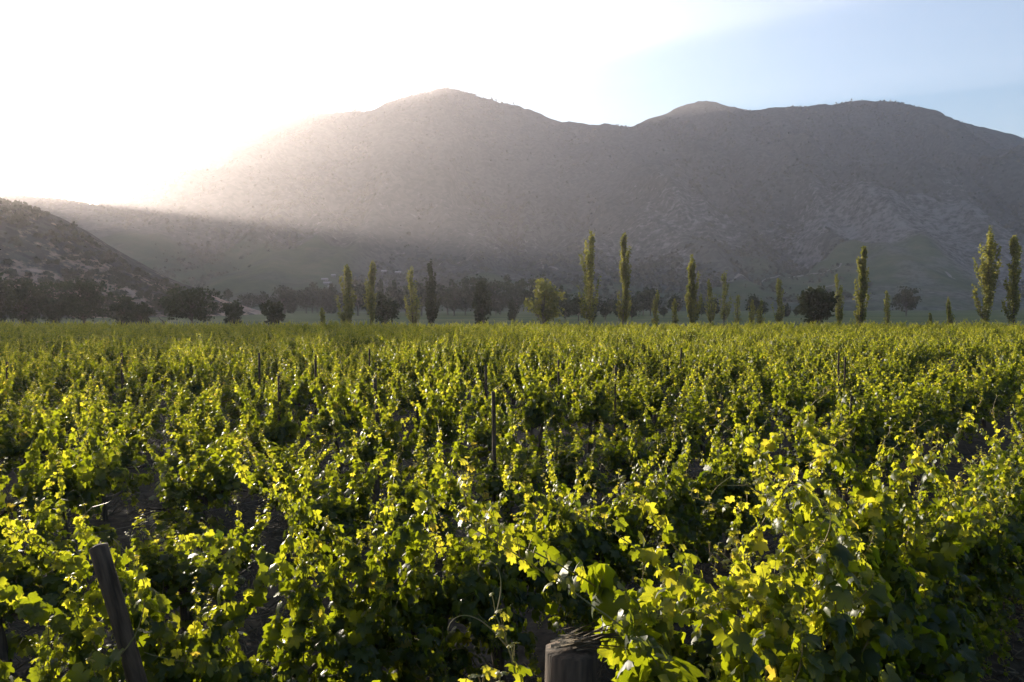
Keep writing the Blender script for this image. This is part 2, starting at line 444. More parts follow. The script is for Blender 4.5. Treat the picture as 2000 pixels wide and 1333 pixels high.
def from_photo(px, py, y_from=250.0, y_to=4000.0):
    """point of the terrain seen at that place of the photograph"""
    ys = np.linspace(y_from, y_to, 3000)
    xs = (px - 1000) / FPX * ys; zs = EYE + (HOR - py) / FPX * ys
    hit = np.nonzero(h_all(xs, ys) >= zs)[0]
    i = hit[0] if len(hit) else 0
    return xs[i], ys[i], float(h_all(xs[i], ys[i]))

# haze: the air of the valley, closed box round everything
hm, hnt, hout = nodes('haze_air')
pv = N(hnt, 'ShaderNodeVolumePrincipled')
pv.inputs['Color'].default_value = (0.98, 0.91, 0.95, 1)
pv.inputs['Density'].default_value = HAZE_DENSITY
pv.inputs['Anisotropy'].default_value = HAZE_G
hnt.links.new(pv.outputs[0], hout.inputs['Volume'])
bx = np.array([(x, y, z) for x in (-8300, 8300) for y in (-8300, 8300) for z in (-150.0, 815.0)])
haze = link('haze', tri_mesh('haze', bx, [(0, 1, 3, 2), (4, 6, 7, 5), (0, 4, 5, 1), (2, 3, 7, 6), (0, 2, 6, 4), (1, 5, 7, 3)], hm))
tag(haze, 'pale sunlit haze filling the whole valley', None, None, 'stuff')

# tracks across the lower slopes
def track(pts, w):
    P = [from_photo(*p) for p in pts]
    Q = []
    for a, b in zip(P[:-1], P[1:]):
        n = max(2, int(math.dist(a[:2], b[:2]) / 12))
        for k in range(n): Q.append((a[0] + (b[0] - a[0]) * k / n, a[1] + (b[1] - a[1]) * k / n))
    Q = np.array(Q); T = np.gradient(Q, axis=0); T /= np.linalg.norm(T, axis=1)[:, None] + 1e-9
    S = np.stack([-T[:, 1], T[:, 0]], 1) * (w * .28 * (.5 + fbm(Q[:, 0] / 25, Q[:, 1] / 25, 3, 2)))[:, None]
    Q = Q + (np.stack([fbm(Q[:, 0] / 60, Q[:, 1] / 60, 8, 3), fbm(Q[:, 0] / 60, Q[:, 1] / 60, 9, 3)], 1) - .5) * 22
    V = []
    for q, s in zip(Q, S):
        for f in (1, -1):
            x, y = q + f * s; V.append((x, y, float(h_all(x, y)) + 1.2))
    F = [(2 * i, 2 * i + 1, 2 * i + 3, 2 * i + 2) for i in range(len(Q) - 1)]
    tag(link('dirt_track', tri_mesh('dirt_track', V, F, M_TRACK)), kind='structure')
track([(1640, 518), (1622, 530), (1600, 541), (1560, 539), (1500, 545), (1430, 550), (1330, 556)], 7)
track([(1845, 532), (1860, 545), (1880, 552)], 8)
track([(1640, 553), (1610, 562), (1575, 592)], 8)
track([(1045, 512), (1065, 522), (1088, 534)], 7)
track([(860, 520), (900, 514), (960, 508)], 6)

# ------------------------------------------------------------------ leaf templates
_half = [(0, 1.0), (9, .85), (16, .83), (24, .64), (33, .78), (41, .80), (51, .95), (60, .80), (69, .74), (78, .55), (89, .70), (98, .72), (109, .80), (121, .66), (137, .60), (153, .50), (168, .36)]
def leaf_lod0(rng):
    pts = [(-a, r) for a, r in _half[:0:-1]] + _half
    n = len(pts)                                                # 33
    ang = np.array([R(a) for a, _ in pts]); rad = np.array([r for _, r in pts]) * (1 + 0.06 * rng.standard_normal(n))
    O = np.stack([np.sin(ang) * rad, np.cos(ang) * rad], 1)
    ring = O[::4] * 0.52
    P = np.concatenate([[[0, 0]], ring, O])
    r = np.hypot(P[:, 0], P[:, 1]); th = np.arctan2(P[:, 0], P[:, 1])
    z = -rng.uniform(.05, .48) * r ** 2 + rng.uniform(-.10, .38) * np.abs(P[:, 0]) + rng.uniform(.03, .12) * np.sin(5 * th + rng.uniform(0, 6)) * r + .03 * rng.standard_normal(len(P)) * r
    z += -.12 * np.clip(P[:, 1], 0, 1) ** 2 * rng.uniform(0, 1.6)
    V = np.column_stack([P, z]); F = []
    for k in range(8):
        a, b = 1 + k, 2 + k; o = 10 + 4 * k
        F += [(0, a, b), (a, o, o + 1), (a, o + 1, o + 2), (a, o + 2, b), (b, o + 2, o + 3), (b, o + 3, o + 4)]
    return V, np.array(F), np.column_stack([P, 0 * z])
def leaf_lod1(rng):
    an = [-165, -108, -78, -50, -24, 0, 24, 50, 78, 108, 165]; ra = [.36, .8, .56, .95, .66, 1, .66, .95, .56, .8, .36]
    a = np.radians(an); r = np.array(ra)
    P = np.concatenate([[[0, 0]], np.stack([np.sin(a) * r, np.cos(a) * r], 1)])
    rr = np.hypot(P[:, 0], P[:, 1])
    z = -.25 * rr ** 2 + .10 * np.abs(P[:, 0]) + .04 * rng.standard_normal(len(P))
    return np.column_stack([P, z]), np.array([(0, i, i + 1) for i in range(1, 11)])
L2V = np.array([(0, -.45, -.05), (-.78, .15, -.12), (0, .25, .08), (.78, .15, -.12), (0, 1.0, -.2)]); L2F = np.array([(0, 1, 2), (0, 2, 3), (1, 4, 2), (2, 4, 3)])
L3V = np.array([(0, -.5, 0), (-.8, .2, -.1), (.8, .2, -.1), (0, 1.0, -.1)]); L3F = np.array([(0, 1, 2), (1, 3, 2)])

# ------------------------------------------------------------------ vines
def gen_vine(rng, vigor=1.0, dens=1.0, tall=0, low=1.0, half=.47, lsize=1.0):
    """x along the row, y across, z up. returns leaves (pos, ydir, normal, size, tone, cane index, node point) and canes"""
    L, C = [], []
    ns = int(20 * dens)
    specs = []
    for i in range(ns):
        x0 = half * (-1 + 2 * (i + rng.uniform(.1, .9)) / ns)
        dome = 1.12 - .45 * (x0 / half) ** 2
        if rng.random() < .36: specs.append((x0, .72, rng.uniform(.82, 1.30) * vigor * (.5 + .5 * dome), rng.normal(0, .07), rng.normal(0, .09), rng.uniform(-.1, .04)))
        else: specs.append((x0, .70, rng.uniform(.34, .76) * vigor * dome, rng.normal(0, .22) / max(1, vigor) ** 1.5, rng.normal(0, .36) / max(1, vigor), rng.uniform(0, .5) / max(1, vigor) ** 3))
    for i in range(tall):
        specs.append((rng.uniform(-.35, .35), .75, rng.uniform(1.2, 1.45) * max(1, .85 * vigor), rng.normal(0, .08), rng.normal(0, .10), rng.uniform(-.05, .08)))
    for i in range(int(18 * dens * low)):                       # shoots that hang over the wires
        specs.append((rng.uniform(-half, half), rng.uniform(.28, .95), rng.uniform(.35, .75), rng.normal(0, .5), rng.choice([-1, 1]) * rng.uniform(.25, 1.2), 1.9))
    for (x0, z0, ln, lx, ly, droop) in specs:
        n = max(4, int(ln / .036)); P = []
        p = np.array([x0, rng.normal(0, .05), z0]); d = np.array([lx, ly, 1.0 if droop < 1 else .25]); d /= np.linalg.norm(d)
        w = rng.uniform(0, 6)
        for k in range(n + 1):
            P.append(p.copy()); t = k / n
            d = d + np.array([.05 * math.sin(w + 5 * t), .05 * math.cos(w * 1.7 + 4 * t), -droop * .10 * (.4 + t)]) + rng.normal(0, .035, 3)
            if abs(p[1]) > .25 and droop < 1: d[1] -= .12 * np.sign(p[1])
            d /= np.linalg.norm(d); p = p + d * ln / n
            p[2] = max(p[2], .12)
        ci = len(C); C.append(np.array(P)); phi0 = rng.uniform(0, 6.28)
        for k in range(1, n + 1):
            t = k / n; q = P[k]
            base = lsize * (.047 + .028 * math.sin(math.pi * min(1, t * 1.25 + .12))) * (1 - .62 * max(0, (t - .55) / .45) ** 1.5) * rng.uniform(.8, 1.25)
            reps = 1 + (rng.random() < .8 * (1 - t * .45)) + (rng.random() < .35 * (1 - t))
            plume = droop < .12 and ln > .7
            if plume: reps = 2 + (rng.random() < .45)
            if k == n: reps = 4
            for j in range(reps):
                phi = phi0 + k * math.pi + rng.normal(0, .7) + j * rng.uniform(1.5, 4)
                out = np.array([math.cos(phi), math.sin(phi) * 1.1, 0]); out /= np.linalg.norm(out)
                pet = base * rng.uniform(.4, 1.2) * ((1 if j == 0 else 1.7) if not plume else .75) * (1.1 - .5 * t)
                tip = t > .93
                pos = q + out * pet + np.array([0, 0, rng.uniform(-.02, .05)])
                beta = rng.uniform(.5, 1.45) if not tip else rng.uniform(-.6, .5)
                yd = out * math.cos(beta) + np.array([0, 0, -math.sin(beta)]) + rng.normal(0, .25, 3)
                nr = out * math.sin(beta) + np.array([0, 0, math.cos(beta)]) + rng.normal(0, .3, 3)
                sz = base * (1 if j == 0 else rng.uniform(.6, .95)) * (.9 if plume else 1)
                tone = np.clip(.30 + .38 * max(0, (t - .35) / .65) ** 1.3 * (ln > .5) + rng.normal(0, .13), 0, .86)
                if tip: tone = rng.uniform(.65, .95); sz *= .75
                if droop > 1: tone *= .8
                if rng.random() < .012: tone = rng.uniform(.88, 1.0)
                L.append((pos, yd, nr, sz, tone, ci, q))
    return L, C

def cane_mesh(P, name, petioles=()):
    parts = [tube(P, np.linspace(.0048, .0016, len(P)), 5)]
    for a, b in petioles:
        m = (a + b) / 2 + np.array([0, 0, .006]); parts.append(tube([a, m, b], .0011, 3))
    V, F = join_quads(parts); return tri_mesh(name, V, F, M_CANE, smooth=True)

def trunk_mesh(rng, name):
    n = 10; t = np.linspace(0, 1, n)
    P = np.stack([.05 * np.sin(t * 5 + rng.uniform(0, 6)) * t, .04 * np.cos(t * 4 + rng.uniform(0, 6)) * t, -.12 + .86 * t], 1)
    parts = [tube(P, .038 + .016 * (1 - t) + .007 * rng.standard_normal(n), 8)]
    for s in (-1, 1):
        u = np.linspace(0, 1, 8)
        Q = np.stack([P[-1, 0] + s * .6 * u, P[-1, 1] * (1 - u) + .02 * np.sin(6 * u + s), .72 + .05 * np.sin(u * 5 + s) - .02 * (1 - u)], 1)
        parts.append(tube(Q, np.linspace(.026, .013, 8) + .003 * rng.standard_normal(8), 6))
    V, F = join_quads(parts); return tri_mesh(name, V, F, M_BARK, smooth=True)

def tendril(rng, p, d):
    n = 16; P = [p.copy()]; d = np.array(d, float); r = rng.uniform(.2, .5); ax = rng.normal(0, 1, 3); ax /= np.linalg.norm(ax)
    ln = rng.uniform(.10, .20)
    for k in range(n):
        d = d + np.cross(ax, d) * r * (k / n) ** 1.5 * 1.6; d /= np.linalg.norm(d); P.append(P[-1] + d * ln / n)
    return tube(np.array(P), np.linspace(.0016, .0006, n + 1), 4)

rng = np.random.default_rng(7)
L0 = [leaf_lod0(rng) for _ in range(12)]
LEAF_MESH = {}                                        # (shape, tone step) -> mesh; leaves of like age share one
def leaf_mesh(k, tone):
    q = int(min(7, tone * 8)); key = (k, q)
    if key not in LEAF_MESH:
        V, F, co = L0[k]
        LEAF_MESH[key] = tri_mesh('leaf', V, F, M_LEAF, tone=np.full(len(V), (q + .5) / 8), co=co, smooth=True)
    return LEAF_MESH[key]

def row_xy(k, t): return NV * (ROW_N0 - ROW_SP * k) + D * t
def to_px(x, y, z): return 1000 + FPX * x / y, HOR - (z - EYE) / y * FPX

spots = []                                            # every vine of the block: (distance, row, index, x, y)
vr = np.random.default_rng(3)
for k in range(-1, 75):
    for i in range(0, 190):
        t = ROW_T0 + (.32 if k == 0 else .02 if k == 1 else .28) + VINE_SP * i + vr.uniform(-.12, .12)
        x, y = row_xy(k, t)
        if not (-10 < y < FIELD_Y and abs(x) < 170): continue
        if vr.random() < .085 and y > 9: continue      # a missing vine now and then
        if y > .8:
            px, _ = to_px(x, y, 1.2); inview = -70 - 900 / y < px < 2070 + 900 / y
        else: inview = False
        spots.append((math.hypot(x, y), k, i, x, y, inview))
# keep what a step aside could show, drop the far sides
spots = [s for s in spots if s[5] or s[0] < 14 or (s[4] > 0 and abs(s[3]) < .80 * s[4] + 6)]
spots.sort()
ANG = math.atan2(D[1], D[0])

near = [s for s in spots if s[5] and ((s[1] == 0 and s[2] < 6) or (s[1] == 1 and s[2] < 6))]
near_ids = {(s[1], s[2]) for s in near}
rest = [s for s in spots if (s[1], s[2]) not in near_ids]
solo = [s for s in rest if s[5]][:300 - len(near)]
solo_ids = {(s[1], s[2]) for s in solo}
mass = [s for s in rest if (s[1], s[2]) not in solo_ids]

ORD = ['first', 'second', 'third', 'fourth', 'fifth', 'sixth']
def vine_label(k, i):
    if k == 0:
        return ('tall broad-leaved grapevine starting the row behind the cut stump post' if i == 0 else
                ORD[i] + ' grapevine along the row that starts at the cut stump post')
    return ('yellow-lit grapevine wrapped around the leaning end post' if i == 0 else
            ORD[i] + ' grapevine along the row that starts at the leaning end post')

def near_vine(s):
    _, k, i, x, y, _ = s
    g = np.random.default_rng(1000 + 50 * k + i)
    vig = ((1.65, 1.75, 1.5, 1.3, 1.12, 1.0) if k == 0 else (1.25, 1.38, 1.0, .92, .9, .95))[i]
    tall = ((3, 1, 1, 0, 1, 0) if k == 0 else (1, 2, 0, 1, 0, 1))[i]
    L, C = gen_vine(g, vig, (1.6 if i < 3 else 1.25) if k == 0 else 1.1, tall, 1.9 if i == 0 else 1.8, .62 if k == 0 else .62, 1.28 if k == 0 and i < 3 else .95)
    root = link('grapevine', None, None, (x, y, float(h_ground(x, y)))); root.rotation_euler = (0, 0, ANG)
    root.empty_display_size = .1
    tag(root, vine_label(k, i), 'grapevine', 'grapevines of the two nearest rows')
    link('trunk', trunk_mesh(g, 'trunk'), root)
    rot = np.array([[math.cos(ANG), -math.sin(ANG)], [math.sin(ANG), math.cos(ANG)]])
    CUT = None
    if k == 1 and i == 0:                              # the post stands clear of the leaves on the side of the path
        def clear(l):
            w = rot @ l[0][:2] + (x, y); c = POST_A[0] + (POST_A[1] - POST_A[0]) * l[0][2] / POST_A[2]
            v = w - c; return not ((abs(v[0] + .45 * v[1]) < .06) and v[1] < .06)
        L = [l for l in L if clear(l)]
    if k == 0 and i == 0:                              # and so does the stump
        q = np.array(at_px(1088, 1275, 1.66)); u = q / np.linalg.norm(q)
        def clear0(l):
            v = rot @ l[0][:2] + (x, y) - q; a = v @ u; b = abs(v[0] * u[1] - v[1] * u[0])
            return not (b < .15 and a < .14 and l[0][2] < 1.95)
        keep = [clear0(l) for l in L]; tot = np.zeros(len(C)); out = np.zeros(len(C))
        for l, c in zip(L, keep): tot[l[5]] += 1; out[l[5]] += not c
        gone = out > .3 * tot                          # a shoot that lost its leaves there is cut away whole
        L = [l for l, c in zip(L, keep) if c and not gone[l[5]]]; CUT = gone
    # the leaves that show largest: big, high and towards the camera
    toc = np.array([-x, -y]) @ rot; toc /= np.linalg.norm(toc)
    sc_ = [l[3] * (1 + .9 * (l[0][:2] @ toc) / .3 + .6 * (l[0][2] - .9)) for l in L]
    order = np.argsort(sc_)[::-1]; solo_l = set(order[:290].tolist())
    pets = [[] for _ in C]
    for l in L: pets[l[5]].append((l[6], l[0]))
    if CUT is not None: C, pets = [P for P, c in zip(C, CUT) if not c], [p for p, c in zip(pets, CUT) if not c]
    for P, pe in zip(C, pets): link('cane', cane_mesh(P, 'cane', pe), root)
    for j, l in enumerate(L):
        if j not in solo_l: continue
        yv = Vector(l[1]).normalized(); zv = Vector(l[2]); zv = (zv - yv * zv.dot(yv)).normalized(); xv = yv.cross(zv)
        M = Matrix((xv, yv, zv)).transposed().to_4x4() @ Matrix.Diagonal((l[3], l[3], l[3], 1)); M.translation = l[0]
        o = bpy.data.objects.new('leaf', leaf_mesh(int(g.integers(12)), l[4])); COL.objects.link(o); o.parent = root; o.matrix_basis = M
    rem = [l for j, l in enumerate(L) if j not in solo_l]
    if rem:
        V, F, _ = L0[0]
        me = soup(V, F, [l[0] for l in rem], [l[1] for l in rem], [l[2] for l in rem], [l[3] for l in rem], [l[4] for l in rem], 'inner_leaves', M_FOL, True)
        tag(link('inner_leaves', me, root), kind='stuff')
    tips = sorted(C, key=lambda P: -P[-1][2])[:5]
    for P in tips[:4 if i < 3 else 2]:
        V, F = join_quads([tendril(g, P[-1 - q], (P[-1] - P[-3]) / np.linalg.norm(P[-1] - P[-3]) + g.normal(0, .7, 3)) for q in (0, 2)])
        link('tendril', tri_mesh('tendril', V, F, M_CANE, smooth=True), root)

POST_A = None
def at_px(px, py, h):
    y = (EYE - h) * FPX / (py - HOR); return (px - 1000) / FPX * y, y
ax, ay = at_px(208, 1052, 1.70)
POST_A = (np.array([ax + .42, ay - .06]), np.array([ax, ay]), 1.70)      # foot, head, height of the leaning end post
for s in near: near_vine(s)

# vines one can still count: twelve shapes shared by copies, each with trunk, canes and foliage
NVAR = 14
VAR = []
l1 = leaf_lod1(rng)
for v in range(NVAR):
    g = np.random.default_rng(200 + v)
    L, C = gen_vine(g, g.uniform(.88, 1.1), g.uniform(.9, 1.15), [0, 0, 1, 0, 1, 2, 0][v % 7])
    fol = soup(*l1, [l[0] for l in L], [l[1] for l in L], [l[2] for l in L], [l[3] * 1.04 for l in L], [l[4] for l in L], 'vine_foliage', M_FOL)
    V, F = join_quads([tube(P, np.linspace(.0048, .0018, len(P)), 3) for P in C])
    VAR.append((trunk_mesh(g, 'trunk'), tri_mesh('canes', V, F, M_CANE), fol, L))
for (dist, k, i, x, y, _) in solo:
    g = vr.integers(1 << 30); v = int(g % NVAR)
    root = link('grapevine', None, None, (x, y, float(h_ground(x, y)))); root.rotation_euler = (0, 0, ANG + (math.pi if g & 64 else 0))
    hs = .86 + .28 * float(fbm(np.array(x / 9), np.array(y / 9), 3, 2)) + vr.uniform(-.24, .16)
    root.scale = (1.0, 1.0, hs)
    if k in (0, 1): lab = 'grapevine farther along the two rows nearest the camera'; grp = 'far ends of the two nearest rows'
    elif k < 12 and dist < 24:
        w = ('third', 'fourth', 'fifth', 'sixth', 'seventh', 'eighth', 'ninth', 'tenth', 'eleventh', 'twelfth')[k - 2]
        lab = 'leafy grapevine in the %s vine row counted from the cut stump post' % w; grp = 'grapevines of the %s row' % w
    else: lab = 'small sunlit grapevine in the middle distance of the vineyard'; grp = 'grapevines of the middle distance'
    tag(root, lab, 'grapevine', grp)
    link('trunk', VAR[v][0], root); link('canes', VAR[v][1], root)
    tag(link('foliage', VAR[v][2], root), kind='stuff')

# the rest of the block: rows that run together
FARL = []
for v in range(6):
    L = VAR[v * 2][3]; A = [np.array([l[q] for l in L]) for q in range(5)]
    FARL.append(A)
def far_rows(sel, tv, tf, keep, grow, name, parent):
    P, Y, Nn, S, T = [], [], [], [], []
    ca, sa = math.cos(ANG), math.sin(ANG)
    for (dist, k, i, x, y, _) in sel:
        A = FARL[int(vr.integers(6))]; n = len(A[0])
        # leaves that can be seen over the next row: the upper ones come first
        w = A[0][:, 2] + vr.normal(0, .22, n); idx = np.argsort(-w)[:int(n * keep)]
        f = 1 if vr.random() < .5 else -1
        hs = .86 + .28 * float(fbm(np.array(x / 9), np.array(y / 9), 3, 2)) + vr.uniform(-.24, .17)
        def rot(B): return np.stack([f * (B[:, 0] * ca - B[:, 1] * sa), f * (B[:, 0] * sa + B[:, 1] * ca), B[:, 2]], 1)
        p = rot(A[0][idx]); p[:, 2] *= hs
        P.append(p + np.array([x, y, float(h_ground(x, y))])); Y.append(rot(A[1][idx])); Nn.append(rot(A[2][idx])); S.append(A[3][idx] * grow); T.append(A[4][idx])
    P, Y, Nn, S, T = (np.concatenate(q) for q in (P, Y, Nn, S, T))
    return soup(tv, tf, P, Y, Nn, S, T, name, M_FOL)
vy = link('vine_rows', None)
tag(vy, 'far vine rows running together into one sunlit green carpet', 'vineyard', None, 'stuff')
for nm, a, b, tv, tf, keep, grow in (('row_foliage', 0, 60, L2V, L2F, .45, 1.3), ('row_foliage', 60, 500, L3V, L3F, .20, 1.75)):
    sel = [s for s in mass if a <= s[0] < b]
    o = link(nm, far_rows(sel, tv, tf, keep, grow, nm, vy), vy); tag(o, kind='stuff')

# ------------------------------------------------------------------ posts and wires
def post_mesh(rng, h, r, name='wooden_post', cut=True):
    n = 9; t = np.linspace(0, 1, n)
    P = np.stack([.012 * np.sin(t * 4 + rng.uniform(0, 6)), .012 * np.cos(t * 3 + rng.uniform(0, 6)), -.25 + (h + .25) * t], 1)
    V, F = tube(P, r * (1.06 - .10 * t) * (1 + .03 * rng.standard_normal(n)), 12)
    V = V + rng.normal(0, r * .03, V.shape)
    F = [tuple(f) for f in F]
    V = np.concatenate([V, [V[-12:].mean(0) + (0, 0, .012)]]); c = len(V) - 1
    F += [(len(V) - 1 - 12 + j, len(V) - 1 - 12 + (j + 1) % 12, c, c) for j in range(12)]
    me = bpy.data.meshes.new(name); me.from_pydata(V.tolist(), [], [tuple(dict.fromkeys(f)) for f in F]); me.materials.append(M_POST)
    me.polygons.foreach_set('use_smooth', np.ones(len(me.polygons), bool)); me.update(); return me

pr = np.random.default_rng(77)
def post(x, y, h, r, label, lean=(0, 0), bands=(), group='wooden posts of the vineyard rows'):
    root = link('vineyard_post', None, None, (x, y, float(h_ground(x, y)))); root.rotation_euler = (lean[0], lean[1], 0)
    link('shaft', post_mesh(pr, h, r), root)
    for z in bands:
        a = np.linspace(0, 2 * math.pi * 2, 25); Q = np.stack([np.cos(a) * r * 1.05, np.sin(a) * r * 1.05, z + .006 * a / 6.28], 1)
        V, F = tube(Q, .002, 4); link('wire_tie', tri_mesh('wire_tie', V, F, M_WIRE, smooth=True), root)
    return tag(root, label, 'post', group)

post(POST_A[0][0], POST_A[0][1], 1.75, .041, 'thick leaning end post in the lower left among yellow-lit leaves', (R(2), R(-14)), (.98,))
sx_, sy_ = at_px(1088, 1275, 1.66)
post(sx_, sy_, 1.66, .085, 'thick cut stump post at the bottom edge with straw on its top', (R(1), R(2)), (1.1,))
def row_post(px, py, label, r=.045, lean=0.0):
    """a post seen at that place, standing in the row nearest to where a 1.85 m post would be"""
    x, y = at_px(px, py, 1.75); n = x * NV[0] + y * NV[1]
    k = round((ROW_N0 - n) / ROW_SP); nn = ROW_N0 - ROW_SP * k
    sx = (px - 1000) / FPX
    y2 = nn / (sx * NV[0] + NV[1]); h = EYE - (py - HOR) * y2 / FPX
    post(sx * y2, y2, min(1.82, max(1.5, h)), r * .48, label, (0, R(lean)))
row_post(240, 690, 'dark tall post rising above the vines in the left middle ground', .07, -1)
row_post(12, 706, 'short dark post at the left edge of the vines', .06)
row_post(540, 735, 'slim dark post between leafy shoots left of the tallest middle post', .06, 1)
row_post(739, 735, 'dark post leaning slightly in the middle ground left of centre', .07, -2)
row_post(967, 752, 'pale weathered post standing in the middle of the vines', .05, -1)
row_post(1203, 713, 'thin dark post right of the pale middle post', .05)
row_post(1640, 690, 'thin post in the right half of the vines, left one of a close pair', .05)
row_post(1651, 700, 'thin post in the right half of the vines, right one of a close pair', .045)
row_post(1664, 785, 'slim post half buried in dark leaves in the right middle ground', .045)
row_post(1928, 722, 'thin pale post near the right edge of the vines', .05)
row_post(505, 690, 'thin dark post far back on the left side of the vines', .06)
row_post(615, 692, 'thin dark post far back beneath the leftmost poplars', .06)
row_post(722, 680, 'very thin post far back beneath the second poplar', .055)
row_post(948, 716, 'thin dark post just behind the pale middle post', .05)
row_post(1092, 704, 'small dark post far back right of centre', .05)
row_post(1330, 678, 'small post far back beneath the slim centre-right poplar', .05)

def wire(k, z, t0, t1, label):
    n = 60; t = np.linspace(t0, t1, n)
    xy = NV[None] * (ROW_N0 - ROW_SP * k) + D[None] * t[:, None]
    zz = z + .03 * np.cos(t * 2 * math.pi / 6.5)
    V, F = tube(np.column_stack([xy, zz]), .0015, 4)
    tag(link('trellis_wire', tri_mesh('trellis_wire', V, F, M_WIRE, smooth=True)), label, 'wire', 'trellis wires')
for k, nm in ((0, 'row that starts at the cut stump post'), (1, 'row that starts at the leaning end post'), (2, 'second row behind the leaning end post'), (3, 'third row behind the leaning end post')):
    for z, w in ((.82, 'lower'), (1.12, 'upper')):
        wire(k, z, ROW_T0 - (.1 if k < 2 else -.3), ROW_T0 + 42, '%s steel trellis wire of the %s' % (w, nm))

# ------------------------------------------------------------------ dry grass and prunings between the rows
g = np.random.default_rng(5)
n = 30000
t = g.uniform(.2, 1, n) ** .5
yy = g.uniform(1.6, 16, n); xx = (g.uniform(-.75, .75, n)) * yy
dens = fbm(xx / 1.1, yy / 1.1, 33, 3) > .44
xx, yy = xx[dens], yy[dens]; n = len(xx)
zz = h_ground(xx, yy)
a = g.uniform(0, 6.28, n); up = g.uniform(.05, .9, n)
yd = np.stack([np.cos(a), np.sin(a), up], 1); nr = np.stack([-np.sin(a) * .3, np.cos(a) * .3, np.ones(n)], 1)
BV = np.array([(-.03, 0, 0), (.03, 0, 0), (.012, .6, .10), (0, 1.0, .05)]); BF = np.array([(0, 1, 2), (0, 2, 3)])
me = soup(BV, BF, np.stack([xx, yy, zz], 1), yd, nr, g.uniform(.06, .22, n), g.uniform(0, 1, n), 'dry_grass', M_STRAW)
tag(link('dry_grass', me), 'dry straw and grass lying on the soil between the vine rows', 'dry grass', None, 'stuff')
# straw tuft on the stump
n = 60; a = g.uniform(-.4, .5, n)
me = soup(BV, BF, np.stack([g.uniform(-.05, .07, n), g.uniform(-.06, .05, n), g.uniform(0, .03, n)], 1), np.stack([np.cos(a), np.sin(a) * .6, g.uniform(-.1, .25, n)], 1), np.tile((0, -.4, 1.), (n, 1)), g.uniform(.07, .16, n), g.uniform(0, 1, n), 'straw_tuft', M_STRAW)
tag(link('straw_tuft', me, None, (sx_ + .03, sy_, float(h_ground(sx_, sy_)) + 1.672)), 'small tuft of dry straw lying on the cut stump post', 'straw', None)

